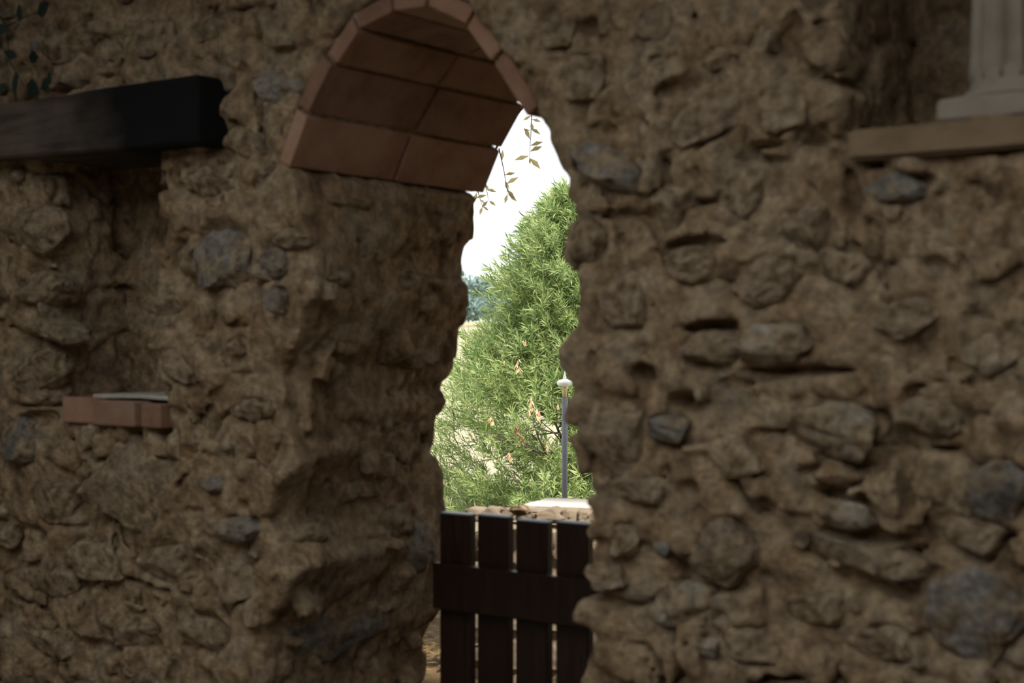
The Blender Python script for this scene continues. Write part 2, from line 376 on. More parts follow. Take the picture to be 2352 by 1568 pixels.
JT = [(756, 1440, 145, 90, -6, 'stone_grey'), (765, 1135, 110, 58, 12, 'stone_tan'), (760, 905, 76, 70, 0, 'stone_brown'), (850, 560, 60, 70, 0, 'stone_tan'),
      (800, 760, 70, 60, 0, 'stone_tan'), (900, 1210, 80, 50, 10, 'stone_tan'), (930, 1010, 56, 60, 0, 'stone_brown'), (960, 800, 60, 56, 0, 'stone_tan'),
      (1000, 560, 56, 44, 0, 'stone_brown'), (975, 1250, 40, 70, 0, 'stone_grey'), (880, 1380, 60, 50, 0, 'stone_tan'), (780, 640, 50, 44, 0, 'stone_tan'),
      (930, 660, 56, 46, 0, 'stone_tan'), (720, 1240, 60, 40, 20, 'stone_tan'), (880, 900, 50, 44, 0, 'stone_tan'), (820, 470, 70, 34, 0, 'stone_tan'), (980, 470, 60, 30, 0, 'stone_tan')]
HOLES = [(1568, 924, 42, 26, .07), (1419, 500, 18, 20, .06), (1350, 60, 26, 22, .05), (1745, 370, 70, 18, .05), (1660, 1345, 60, 20, .04),
         (1576, 1130, 28, 30, .05), (1840, 850, 130, 13, .045), (1990, 1230, 130, 16, .045), (2000, 1345, 120, 20, .04), (1930, 1072, 100, 12, .04),
         (1600, 560, 70, 18, .045), (1560, 200, 60, 24, .04), (1640, 750, 70, 18, .04), (1390, 300, 22, 20, .05), (1480, 860, 30, 28, .05),
         (1318, 380, 14, 14, .05), (440, 655, 20, 24, .05), (690, 820, 34, 20, .05), (360, 1060, 50, 12, .04), (150, 1320, 50, 14, .04),
         (220, 1480, 60, 14, .04), (90, 590, 22, 24, .05), (410, 560, 16, 14, .05), (30, 1250, 30, 60, .05), (330, 1470, 40, 14, .05),
         (200, 90, 16, 60, .05), (90, 960, 40, 20, .05), (2090, 420, 60, 20, .04), (1960, 470, 20, 60, .04), (2300, 340, 60, 14, .04),
         (1790, 420, 16, 46, .04), (1900, 600, 30, 60, .03), (2140, 610, 40, 24, .035), (2080, 1100, 16, 90, .04), (1420, 1150, 60, 10, .04), (2100, 800, 30, 40, .03)]

# base solid
Yg = gy[None, :, None].astype(np.float32)
big = gnoise((shp[0], 1, shp[2]), H, (.34, 1, .30))[:, 0, :]
fy = (0.020 * big).astype(np.float32)                                 # bulging front face
Fd = Yg - fy[:, None, :]
Fd = np.minimum(Fd, T - Yg)
tY = np.clip(Yg / T, 0, 1)
door = sd0[:, None, :] * (1 - tY) + sd1[:, None, :] * tY
k = 0.035                                                              # rounded arrises
def smin(a, b, k):
    hh = np.clip(0.5 + 0.5 * (b - a) / k, 0, 1); return b * (1 - hh) + a * hh - k * hh * (1 - hh)
Fd = smin(Fd, door, 0.03)
edge = np.clip((sd0 - 0.02) / 0.16, 0, 1)[:, None, :]                  # keep the doorway outline
def recess_sd(x0, x1, z0, z1, depth):
    dx = np.maximum(x0 - X2, X2 - x1); dz = np.maximum(z0 - Z2, Z2 - z1)
    d2 = np.maximum(dx, dz).astype(np.float32)
    return np.maximum(d2[:, None, :], Yg - depth)
Fd = smin(Fd, recess_sd(*niche, 0.34), 0.02)
Fd = np.minimum(Fd, recess_sd(*recess, 0.42))
Fd = np.minimum(Fd, np.minimum(gx[:, None, None] + 2.44, 2.19 - gx[:, None, None]).astype(np.float32))
Fd = np.minimum(Fd, (2.98 - gz)[None, None, :].astype(np.float32))
# rough lime mortar: several scales of lumps, and creases where ridges meet
deep = np.clip(1 - (Yg - 0.10) / 0.1, 0.25, 1)
inrec = ((X2 > niche[0] + .03) & (X2 < niche[1] - .03) & (Z2 > niche[2]) & (Z2 < niche[3])) | ((X2 > recess[0] + .03) & (Z2 > recess[2] + .02))
calm = np.where(inrec, .25, 1.0).astype(np.float32)[:, None, :] * np.where(Yg > .14, 1.0, 1.0)
calm = np.where((Yg > .12) & inrec[:, None, :], .22, 1.0).astype(np.float32)
amp = (0.45 + 0.55 * edge) * calm * np.where(Yg > .10, .58, 1.0).astype(np.float32)
Fd = Fd + .009 * amp
calmer = gnoise((shp[0], 1, shp[2]), H, (.42, 1, .36)); amp = amp * np.clip(.95 + .5 * calmer, .5, 1.35)
def add(a, cell): 
    global Fd
    Fd = Fd + a * amp * gnoise(shp, H, cell)
def ridge(a, cell, thin=.28):
    global Fd
    n = np.abs(gnoise(shp, H, cell)); Fd = Fd - a * amp * np.clip(1 - n / thin, 0, 1)
add(.024, (.16, .16, .13)); add(.018, (.055, .055, .075)); add(.014, (.028, .028, .036))
mask = np.clip(gnoise(shp, H, (.22, .22, .22)) + .35, 0, 1)
ridge(.042, (.19, .19, .13), .14)
n = np.abs(gnoise(shp, H, (.085, .085, .13))); Fd -= .046 * amp * mask * np.clip(1 - n / .20, 0, 1); del n
n = np.abs(gnoise(shp, H, (.045, .045, .06))); Fd -= .024 * amp * (1 - mask) * np.clip(1 - n / .25, 0, 1); del n
def chip(cx, cy, cz, hx, hy, hz, rot, mode):
    """angular fragment: rotated box, added to or cut from the mortar"""
    global Fd
    R = hx + hy + hz
    i0, i1 = [int(np.clip((v - ORG[0]) / H, 0, shp[0])) for v in (cx - R, cx + R)]
    j0, j1 = [int(np.clip((v - ORG[1]) / H, 0, shp[1])) for v in (cy - R, cy + R)]
    k0, k1 = [int(np.clip((v - ORG[2]) / H, 0, shp[2])) for v in (cz - R, cz + R)]
    if i1 - i0 < 2 or j1 - j0 < 2 or k1 - k0 < 2: return
    P = np.stack(np.broadcast_arrays((gx[i0:i1] - cx)[:, None, None], (gy[j0:j1] - cy)[None, :, None], (gz[k0:k1] - cz)[None, None, :]), -1)
    L = P @ np.array(rot)
    d = np.max(np.abs(L) - np.array([hx, hy, hz]), -1).astype(np.float32)
    sub = Fd[i0:i1, j0:j1, k0:k1]
    Fd[i0:i1, j0:j1, k0:k1] = np.minimum(sub, d) if mode == 'cut' else np.maximum(sub, -d)
from mathutils import Euler
def chips(n, mode, lo, hi, face):
    for _ in range(n):
        z = random.uniform(.1, 2.9 if face == 'front' else 1.82)
        if face == 'front':
            x = random.uniform(-2.3, 2.1); y = float(fy[min(shp[0] - 1, int((x - ORG[0]) / H)), min(shp[2] - 1, int((z - ORG[2]) / H))])
            if sd0[int((x - ORG[0]) / H), int((z - ORG[2]) / H)] < .05: continue
            if inrec[int((x - ORG[0]) / H), int((z - ORG[2]) / H)]: continue
        else:
            y = random.uniform(.05, T - .03); zz = min(z, 1.9)
            z = zz; x = float(np.interp(z, [q[1] for q in lf], [q[0] for q in lf]) * (1 - y / T) + np.interp(z, [q[1] for q in lb], [q[0] for q in lb]) * y / T)
        a, b, c = random.uniform(lo, hi), random.uniform(lo, hi) * .5, random.uniform(lo, hi) * random.uniform(.3, .8)
        chip(x, y + (random.uniform(.0, .5) * b if mode == 'add' else -b * .3), z, a, b, c, Euler((random.gauss(0, .35), random.choice((0, 1.3)) + random.gauss(0, .45), random.gauss(0, .3))).to_matrix(), mode)
chips(520, 'add', .018, .058, 'front'); chips(260, 'cut', .010, .036, 'front'); chips(44, 'add', .02, .07, 'jamb'); chips(24, 'cut', .012, .035, 'jamb'); chips(420, 'cut', .010, .020, 'front')

def carve(cx, cy, cz, rx, ry, rz, rot, mode, soft=.012):
    """local ellipsoid: mode 'cut' removes, 'add' unions"""
    global Fd
    R = max(rx, rz) * 1.35 + .02
    i0, i1 = [int(np.clip((v - ORG[0]) / H, 0, shp[0])) for v in (cx - R, cx + R)]
    j0, j1 = [int(np.clip((v - ORG[1]) / H, 0, shp[1])) for v in (cy - max(R, ry) , cy + max(R, ry))]
    k0, k1 = [int(np.clip((v - ORG[2]) / H, 0, shp[2])) for v in (cz - R, cz + R)]
    if i1 - i0 < 2 or j1 - j0 < 2 or k1 - k0 < 2: return
    dx = (gx[i0:i1] - cx)[:, None, None]; dy = (gy[j0:j1] - cy)[None, :, None]; dz = (gz[k0:k1] - cz)[None, None, :]
    c, s = math.cos(rot), math.sin(rot)
    u = (dx * c + dz * s) / rx; v = (-dx * s + dz * c) / rz; q = dy / ry
    r = np.sqrt(u * u + v * v + q * q) + 1e-6
    d = (r - 1) * min(rx, ry, rz)
    sub = Fd[i0:i1, j0:j1, k0:k1]
    if mode == 'cut': Fd[i0:i1, j0:j1, k0:k1] = smin(sub, d.astype(np.float32), soft)
    else: Fd[i0:i1, j0:j1, k0:k1] = -smin(-sub, d.astype(np.float32), soft)

def px_size(px, py, hw, hh, y=0.0):
    a = onY(px - hw, py, y); b = onY(px + hw, py, y); c = onY(px, py - hh, y); d = onY(px, py + hh, y)
    return (b[0] - a[0]) / 2, (c[2] - d[2]) / 2
front_stones = []
for (px, py, hw, hh, rot, mt, proud) in TR:
    p = onY(px, py, 0.0); rx, rz = px_size(px, py, hw, hh)
    front_stones.append([p[0], p[2], rx, rz, math.radians(-rot), mt, proud])
def free(x, z, r, gap):
    if (niche[0] - .03 - r < x < niche[1] + .03 + r) and (niche[2] - .10 - r < z < niche[3] + .22 + r): return False
    if x > recess[0] - r - .05 and z > recess[2] - .09 - r: return False
    ix = int((x - ORG[0]) / H); iz = int((z - ORG[2]) / H)
    if not (0 < ix < shp[0] and 0 < iz < shp[2]) or sd0[ix, iz] < r * .9 + .015: return False
    return all(math.hypot(x - s[0], z - s[1]) > gap * (r + .5 * (s[2] + s[3])) for s in front_stones)
small_mats = ['stone_tan'] * 6 + ['stone_grey'] * 2 + ['stone_brown'] * 2 + ['stone_pale'] * 2 + ['stone_ochre']
for _ in range(5000):
    if len(front_stones) > 190: break
    x = random.uniform(-2.2, 2.0); z = random.uniform(.12, 2.85); r = random.choice([.02, .026, .034, .045, .06])
    if free(x, z, r, 0.92):
        front_stones.append([x, z, r * random.uniform(1, 1.45), r * random.uniform(.75, 1.05), random.uniform(-.5, .5), random.choice(small_mats), random.uniform(.004, .018)])
for (x, z, rx, rz, rot, mt, proud) in front_stones:
    if random.random() < .85:                                         # a groove in the mortar round the stone
        carve(x + random.uniform(-.2, .2) * rx, -0.035, z - .06 * rz, rx * .98, .042 + proud, rz * 1.0, rot, 'cut', .012)
for (px, py, hw, hh, dep) in HOLES:
    p = onY(px, py, 0.0); rx, rz = px_size(px, py, hw, hh)
    carve(p[0], 0.0, p[2], rx, dep, rz, random.uniform(-.15, .15), 'cut', .012)
V, Q = surface_nets(Fd.astype(np.float32), ORG, H)
wall = link('wall_front', quads_mesh('wall_front', V, Q), M['mortar'])
tag(wall, 'rough rubble stone wall with lumpy lime mortar around an arched doorway', 'wall', kind='structure')

# stones bedded in it
from mathutils import noise as mnoise
def stone_mesh(name, seed, sub=4):
    r = random.Random(seed); bm = bmesh.new(); bmesh.ops.create_icosphere(bm, subdivisions=sub, radius=1.0)
    planes = []
    for k_ in range(7):                                                # angular outline
        a = k_ * .9 + r.uniform(-.3, .3); nrm = Vector((math.cos(a), r.gauss(0, .25), math.sin(a))).normalized(); planes.append((nrm, r.uniform(.58, .95)))
    for k_ in range(3):
        planes.append((Vector((r.gauss(0, .3), -1, r.gauss(0, .3))).normalized(), r.uniform(.42, .68)))
    off = Vector((r.uniform(0, 50), r.uniform(0, 50), r.uniform(0, 50)))
    for v in bm.verts:
        c = v.co.copy()
        for nrm, d in planes:
            e = c.dot(nrm) - d
            if e > 0: c = c - nrm * e * .93
        q = v.co * 1.6 + off
        f = 1 + .16 * mnoise.noise(q) + .10 * mnoise.noise(q * 2.3) + .07 * mnoise.noise(q * 5.1)
        v.co = c * f
    return bm_mesh(bm, name, smooth=True)
SM = {}
def stone_var(mt):
    k = (mt, random.randrange(6))
    if k not in SM:
        SM[k] = stone_mesh('stone_' + mt, 100 + k[1] * 13 + len(mt)); SM[k].materials.append(M[mt])
    return SM[k]
for (x, z, rx, rz, rot, mt, proud) in front_stones:
    ix = int((x - ORG[0]) / H); iz = int((z - ORG[2]) / H)
    y0 = float(fy[min(max(ix, 0), shp[0] - 1), min(max(iz, 0), shp[2] - 1)])
    ry = min(.09, max(.03, .6 * (rx + rz)))
    o = link('stone', stone_var(mt), parent=wall, loc=(x, y0 + ry * .50 - proud, z))
    o.scale = (rx * 1.08, ry, rz * 1.08); o.rotation_euler = (random.uniform(-.12, .12), -rot, random.uniform(-.15, .15))
for (px, py, hw, hh, rot, mt) in JT:
    # jamb face: between the front and the back profile
    best = None
    for i in range(40):
        y = .04 + .84 * i / 39; p = onY(px, py, y)
        xl = np.interp(p[2], [q[1] for q in lf], [q[0] for q in lf]) * (1 - y / T) + np.interp(p[2], [q[1] for q in lb], [q[0] for q in lb]) * y / T
        e = abs(p[0] - xl)
        if best is None or e < best[0]: best = (e, xl, y, p[2])
    e, x, y, z = best
    dist = np.dot(np.array([x, y, z]) - CAM, cf)
    ryy = hw / F_PX * dist / .62; rz = hh / F_PX * dist
    ryy = min(ryy, y + .05, T - y + .06)
    rxx = min(.08, .5 * (ryy + rz))
    o = link('stone', stone_var(mt), parent=wall, loc=(x - rxx * .62 + .014, y, z))
    o.scale = (ryy, rxx, rz); o.rotation_euler = (0, -math.radians(rot) , math.pi / 2)

# ------------------------------------------------------------------ yard shell with added shade roof and walls, outside ground
def slab(name, x0, x1, y0, y1, z0, z1, mat, label, cat):
    me = box_mesh(name, x1 - x0, y1 - y0, z1 - z0, bevel=.01)
    o = link(name, me, mat, loc=((x0 + x1) / 2, (y0 + y1) / 2, (z0 + z1) / 2)); tag(o, label, cat, kind='structure'); return o
slab('floor', -5.0, 5.0, -7.0, 0.9, -.12, 0.0, M['floor'], 'packed earth floor of the covered yard', 'floor')
# unseen roof added to shade the yard; its open strip lights the wall
SK = (-1.6, 3.2, -4.9, -1.10)
slab('shade_ceiling', -5.0, 5.0, SK[3], 0.92, 2.985, 3.12, M['plaster'], 'added unseen ceiling along the rubble wall', 'shade_ceiling')
slab('shade_ceiling_back', -5.0, 5.0, -7.0, SK[2], 2.985, 3.12, M['plaster'], 'added unseen ceiling at the back of the yard', 'shade_ceiling')
slab('shade_ceiling_left', -5.0, SK[0], SK[2], SK[3], 2.985, 3.12, M['plaster'], 'added unseen ceiling left of the open strip', 'shade_ceiling')
slab('shade_ceiling_right', SK[1], 5.0, SK[2], SK[3], 2.985, 3.12, M['plaster'], 'added unseen ceiling right of the open strip', 'shade_ceiling')
slab('wall_left', -5.0, -2.45, 0.0, 0.9, 0.0, 2.985, M['mortar'], 'plain run of the rubble wall beyond the niche', 'wall')
slab('wall_right', 2.20, 5.0, 0.0, 0.9, 0.0, 2.985, M['mortar'], 'plain run of the rubble wall beyond the recess', 'wall')
slab('shade_wall_left', -5.2, -5.0, -7.0, 0.9, 0.0, 3.12, M['plaster'], 'added unseen side wall at the far left of the yard', 'wall')  # unseen, added to hold back light from the left
slab('shade_wall_right', 5.0, 5.2, -7.0, 0.9, 0.0, 3.12, M['plaster'], 'added unseen side wall at the far right of the yard', 'wall')  # unseen, added to hold back light from the right
slab('shade_eaves', -5.0, 5.0, 0.92, 1.30, 2.985, 3.12, M['plaster'], 'added unseen shading overhang on the outer side of the rubble wall', 'shade_eaves')  # unseen, added to block the high sky above the doorway
slab('shade_wing_right', 0.55, 0.90, 0.9, 4.2, 0.0, 2.985, M['mortar'], 'added unseen shade wing on the outer right of the doorway', 'wall')  # unseen, added to block outside light from the jamb
slab('shade_wing_left', -3.4, -3.05, 0.9, 3.0, 0.0, 2.985, M['mortar'], 'added unseen shade wing on the outer left of the doorway', 'wall')  # unseen, added to cut outside light reaching the doorway
slab('shade_wall_back', -5.2, 5.2, -7.2, -7.0, 0.0, 3.12, M['plaster'], 'added unseen back wall of the yard', 'wall')  # unseen, added to shade the yard from behind

# terrain: terrace outside the gate, then a field that rises gently to the tree line
def terrain():
    nx, ny = 90, 110
    xs = np.linspace(-1, 1, nx); xs = np.sign(xs) * np.abs(xs) ** 1.8 * 160 - 40 * 0
    ys = 0.88 + np.linspace(0, 1, ny) ** 2.6 * 330
    Vv = []; r = np.random.default_rng(3)
    for j, y in enumerate(ys):
        for i, x in enumerate(xs):
            # distance along the view
            d = max(0.0, (x - CAM[0]) * cf[0] + (y - CAM[1]) * cf[1])
            z = -0.01 + (0 if d < 30 else 4.0 * min(1, (d - 30) / 130) ** 1.1) + (.35 * math.sin(x * .11 + y * .05) * min(1, d / 60) if d > 12 else 0)
            z += r.uniform(-1, 1) * min(.05, .004 + d * .0006) if y > .95 else -.0
            Vv.append((x - 20 * min(1, y / 60), y, z))
    Q2 = [(j * nx + i, j * nx + i + 1, (j + 1) * nx + i + 1, (j + 1) * nx + i) for j in range(ny - 1) for i in range(nx - 1)]
    return from_arrays('ground', Vv, Q2)
tag(link('ground', terrain(), M['field']), 'pale dry grass field rising gently towards the far trees', 'ground', kind='structure')
def terrain_z(x, y):
    d = max(0.0, (x - CAM[0]) * cf[0] + (y - CAM[1]) * cf[1])
    return -0.01 + (0 if d < 30 else 4.0 * min(1, (d - 30) / 130) ** 1.1) + (.35 * math.sin(x * .11 + y * .05) * min(1, d / 60) if d > 12 else 0)
# earth path between wall and parapet
Vv = []; nx, ny = 60, 30
for j in range(ny):
    for i in range(nx):
        x = -4 + 7.0 * i / (nx - 1); y = .9 + 2.6 * j / (ny - 1)
        Vv.append((x, y, .012 + .006 * math.sin(x * 9 + y * 4) + random.uniform(-.006, .006)))
Q2 = [(j * nx + i, j * nx + i + 1, (j + 1) * nx + i + 1, (j + 1) * nx + i) for j in range(ny - 1) for i in range(nx - 1)]
tag(link('path', from_arrays('path', Vv, Q2), M['terrace']), 'ochre earth path outside the gate below the parapet', 'path', kind='structure')

# ------------------------------------------------------------------ brick arch
arch = empty('brick_arch', (float(intr[0][0]), YB, float(intr[0][1])))
tag(arch, 'arch ring of flat red bricks lining the doorway head', 'arch')
a0 = np.array(arch.location)
rows = len(intr) - 1
splits = [.49, .51, .49, .53, .47, .5, .52, .48]
for i in range(rows):
    p, q = intr[i], intr[i + 1]; P_, Q_ = extr[i], extr[i + 1]
    ln = np.linalg.norm(q - p); t = (q - p) / ln; g = .006
    p2 = p + t * g; q2 = q - t * g; P2 = P_ + t * g; Q2_ = Q_ - t * g
    y = YB + (random.uniform(-.012, .012)); ye = T + .03
    for a, b in ((y, YB + (ye - YB) * splits[i] - .005), (YB + (ye - YB) * splits[i] + .005, ye + random.uniform(-.012, .012))):
        dl = random.uniform(-.006, .006); nn = np.array([-t[1], t[0]]) * dl
        bm = bmesh.new()
        cs = []
        for yy in (a, b):
            for pt in (p2 + nn, q2 + nn, Q2_ + nn, P2 + nn): cs.append(bm.verts.new((pt[0] - a0[0], yy - a0[1], pt[1] - a0[2])))
        for f in ((0, 1, 2, 3), (7, 6, 5, 4), (0, 4, 5, 1), (1, 5, 6, 2), (2, 6, 7, 3), (3, 7, 4, 0)): bm.faces.new([cs[k] for k in f])
        bmesh.ops.bevel(bm, geom=bm.edges[:], offset=.003, segments=1, affect='EDGES')
        link('brick', bm_mesh(bm, 'brick'), M['brick'], arch)
# mortar bed behind the ring, visible in the joints
bm = bmesh.new(); lo = offset_path(intr, .010); hi = offset_path(intr, RING + .03)
r0 = [[bm.verts.new((pt[0] - a0[0], yy - a0[1], pt[1] - a0[2])) for pt in path] for yy in (YB + .016, T - .02) for path in (lo, hi)]
for i in range(rows):
    bm.faces.new((r0[0][i], r0[0][i + 1], r0[1][i + 1], r0[1][i])); bm.faces.new((r0[2][i], r0[3][i], r0[3][i + 1], r0[2][i + 1]))
    bm.faces.new((r0[0][i], r0[2][i], r0[2][i + 1], r0[0][i + 1])); bm.faces.new((r0[1][i], r0[1][i + 1], r0[3][i + 1], r0[3][i]))
for i in (0, rows): bm.faces.new((r0[0][i], r0[1][i], r0[3][i], r0[2][i]))
link('mortar_joint', bm_mesh(bm, 'mortar_joint'), M['mortar'], arch)

# ------------------------------------------------------------------ timber lintel over the niche
yl = -0.085
pa = onY(-60, 239, yl); pb = onY(455, 168, yl); pc = onY(455, 330, yl)
x0, x1 = pa[0], pb[0]; zt = pb[2]; zb = pc[2]
me = box_mesh('lintel_beam', x1 - x0, .085 + .38, zt - zb, bevel=.008, cuts=6, rough=.0025)
for v in me.vertices:
    t_ = .5 - v.co.x / (x1 - x0)
    if v.co.z < 0: v.co.z += .030 * t_
lint = link('timber_lintel', me, M['lintel'], loc=((x0 + x1) / 2, yl + .2325, (zt + zb) / 2))
tag(lint, 'dark weathered timber beam set in the wall over the niche', 'lintel')

# ------------------------------------------------------------------ brick sill of the niche
s0 = onY(140, 936, -.02); s1 = onY(368, 950, -.02)
zs_t = onY(250, 915, -.02)[2]; zs_b = onY(250, 975, -.02)[2]
sill = empty('brick_sill', (float((s0[0] + s1[0]) / 2), .05, float(zs_b)))
tag(sill, 'row of red bricks forming the sill of the small niche', 'sill')
cuts = [onY(p, 940, -.02)[0] for p in (140, 222, 321, 369)]
for i in range(3):
    wdt = cuts[i + 1] - cuts[i] - .008
    me = box_mesh('brick', wdt, .35, zs_t - zs_b - .004 * i, bevel=.004)
    o = link('brick', me, M['brick'], sill, loc=((cuts[i] + cuts[i + 1]) / 2 - sill.location.x, -.05 + .155 - .02 * (i == 1), (zs_t - zs_b) / 2 - .004 * i))
me = box_mesh('mortar_bed', cuts[3] - cuts[0] - .10, .30, .012, bevel=.003, cuts=4, rough=.002)
o = link('lime_bed', me, M['lime'], sill, loc=((cuts[0] + cuts[3]) / 2 + .06 - sill.location.x, .115, zs_t - zs_b + .004))
o['label'] = 'pale lime skim on the brick sill'

# ------------------------------------------------------------------ recess at the right: stone sill and fluted column
ys = -.035
za = onY(2150, 280, ys)[2]; zb2 = onY(2150, 352, ys)[2]
xs0 = onY(1945, 320, ys)[0]
me = box_mesh('stone_sill', 2.15 - xs0, .46, za - zb2, bevel=.010, cuts=9, rough=.0022, seg=2)
so = link('stone_sill', me, M['sill'], loc=((xs0 + 2.15) / 2, ys + .23, (za + zb2) / 2)); tag(so, 'long brown stone sill under the dark recess with the column', 'sill')
# column: its axis stands just outside the right frame edge
yc = .10
bl = onY(2158, 245, yc - .09); rb = .125
colx = bl[0] + rb; zc = za
colm = empty('stone_column', (float(colx), yc, float(zc))); tag(colm, 'pale fluted stone column on a square base in the wall recess', 'column')
hb = onY(2200, 226, yc - .09)[2] - zc
link('base_slab', box_mesh('base_slab', rb * 2, rb * 2 * .9, hb, bevel=.008, cuts=3, rough=.002), M['limestone'], colm, (0, 0, hb / 2))
z1 = onY(2220, 182, yc - .08)[2] - zc
bm = bmesh.new(); lathe(bm, [(rb * .82, hb), (rb * .84, hb + .006), (rb * .78, hb + (z1 - hb) * .45), (rb * .70, hb + (z1 - hb) * .6), (rb * .70, z1 + .02)], 32)
link('neck', bm_mesh(bm, 'neck', True), M['limestone'], colm)
bm = bmesh.new()
prof = [(rb * .66, z1 - .002), (rb * .76, z1), (rb * .765, z1 + .02), (rb * .74, z1 + .08), (rb * .70, z1 + .2), (rb * .64, z1 + .45), (rb * .62, 2.86 - zc)]
lathe(bm, prof, 120, lambda a, i: -.15 * abs(math.cos(a * 7)) ** .6 if i > 0 else 0)
link('shaft', bm_mesh(bm, 'shaft', True), M['limestone'], colm)

# ------------------------------------------------------------------ gate
yg = .64
g0 = onY(1017, 1172, yg); zg = g0[2]
gate = empty('wooden_gate', (float(g0[0]), yg, 0.05)); tag(gate, 'dark brown stained slatted gate standing closed in the doorway', 'gate')
sl_edges = [(1017, 1087), (1103, 1174), (1191, 1264), (1283, 1357)]
es = [(onY(a, 1180, yg)[0], onY(b, 1180, yg)[0]) for a, b in sl_edges]
pit = es[3][0] - es[2][0]
for kx in range(2): es.append((es[-1][0] + pit, es[-1][1] + pit))
gap_end = np.interp(.7, [q[1] for q in rf[::-1]], [q[0] for q in rf[::-1]]) + .06
es = [e for e in es if e[1] < gap_end + .02]
for i, (a, b) in enumerate(es):
    hgt = zg - .07 + random.uniform(-.004, .004)
    me = box_mesh('slat', b - a, .034, hgt, bevel=.004); me.materials.append(M['gate']); me.materials.append(M['gate_sky_sheen'])
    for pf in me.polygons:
        if pf.normal.z > .5: pf.material_index = 1               # sky reflection painted as a pale top
    link('slat', me, None, gate, ((a + b) / 2 - g0[0], 0, .02 + hgt / 2))
r0_ = onY(1003, 1290, yg - .035); rl = onY(1003, 1394, yg - .035)
for zc_, hh_ in (((r0_[2] + rl[2]) / 2, r0_[2] - rl[2]), (.22, .13)):
    wd = es[-1][1] + .03 - r0_[0]
    link('rail', box_mesh('rail', wd, .036, hh_, bevel=.004), M['gate'], gate, (r0_[0] + wd / 2 - g0[0], -.040, zc_ - .05))
    bm = bmesh.new(); tube(bm, [(0, 0, -.05), (0, 0, .05)], [.014, .014], 10)
    link('hinge', bm_mesh(bm, 'hinge', True), M['metal'], gate, (es[-1][1] + .045 - g0[0], -.035, zc_ - .05))

# ------------------------------------------------------------------ parapet outside
pl = atD(1075, 1170, 6.25); pr_ = atD(1420, 1170, 6.0)
par = empty('parapet', (float(pl[0]), float(pl[1]), 0.0)); tag(par, 'low crumbling parapet of pale stones with whitewashed top behind the gate', 'parapet')
dv = np.array([pr_[0] - pl[0], pr_[1] - pl[1]]); plen = float(np.linalg.norm(dv)); dv /= plen; nv = np.array([-dv[1], dv[0]])
ptop = float(CAM[2] - (1177 - 784) / F_PX * 6.15)
plen += .9
def prot(u, v, z): return (dv[0] * u + nv[0] * v, dv[1] * u + nv[1] * v, z)
ang = math.atan2(dv[1], dv[0])
me = box_mesh('core', plen - .08, .40, ptop - .06, bevel=.02, cuts=8, rough=.008)
o = link('core', me, M['rubble'], par, prot(plen / 2 + .02, .22, (ptop - .06) / 2)); o.rotation_euler.z = ang
me = box_mesh('coping', plen - .18, .30, .04, bevel=.012, cuts=8, rough=.004)
o = link('coping', me, M['whitewash'], par, prot(plen / 2 + .10, .30, ptop - .002)); o.rotation_euler.z = ang; o['label'] = 'whitewashed flat top of the parapet'
SMR = [stone_mesh('parapet_stone', 500 + i) for i in range(6)]
for m_ in SMR: m_.materials.append(M['rubble'])
u = -.02
while u < plen:
    wd = random.uniform(.035, .07); hgt = random.uniform(.025, .040)
    zz = ptop - .016 - (.006 if u < .12 else 0)
    o = link('stone', random.choice(SMR), parent=par, loc=prot(u + wd * .5, .07 + random.uniform(-.015, .02), zz))
    o.scale = (wd, .075, hgt); o.rotation_euler = (0, random.uniform(-.15, .15), ang + random.uniform(-.2, .2)); u += wd * 1.25
for zrow in (.58, .44, .29, .13):
    u = 0
    while u < plen:
        wd = random.uniform(.06, .12)
        o = link('stone', random.choice(SMR), parent=par, loc=prot(u + wd * .6, .04 + random.uniform(-.015, .02), zrow))
        o.scale = (wd, .06, .075); o.rotation_euler = (0, random.uniform(-.2, .2), ang); u += wd * 1.7
ds = stone_mesh('dark_stone', 77); ds.materials.append(M['seed_brown'] if False else M['stone_brown'])
c = atD(1195, 1167, 6.12)
o = link('loose_stone', ds, loc=(float(c[0]), float(c[1]), ptop + .012)); o.scale = (.046, .04, .024)
tag(o, 'small dark brown stone lying on the parapet behind the gate', 'stone')

# fallen leaves on the path
leaf_bm = bmesh.new()
vs = [leaf_bm.verts.new(p) for p in ((-.035, 0, 0), (0, .011, .004), (.035, 0, .006), (0, -.011, .005))]
leaf_bm.faces.new(vs); dl = bm_mesh(leaf_bm, 'fallen_leaf'); dl.materials.append(M['dry_leaf'])
VV = []; FF = []
for _ in range(900):
    x = random.uniform(-2.95, -1.62); y = random.uniform(.95, 3.3); a = random.uniform(0, 6.28); s = random.uniform(.6, 1.2); b0 = len(VV)
    for (px_, py_, pz_) in ((-.035, 0, 0), (0, .011, .006), (.035, 0, .010), (0, -.011, .008)):
        VV.append((x + s * (px_ * math.cos(a) - py_ * math.sin(a)), y + s * (px_ * math.sin(a) + py_ * math.cos(a)), .028 + pz_))
    FF.append((b0, b0 + 1, b0 + 2, b0 + 3))
fo = link('fallen_leaves', from_arrays('fallen_leaves', VV, FF), M['dry_leaf']); tag(fo, 'dry narrow leaves littering the ochre path', 'leaves', kind='stuff')

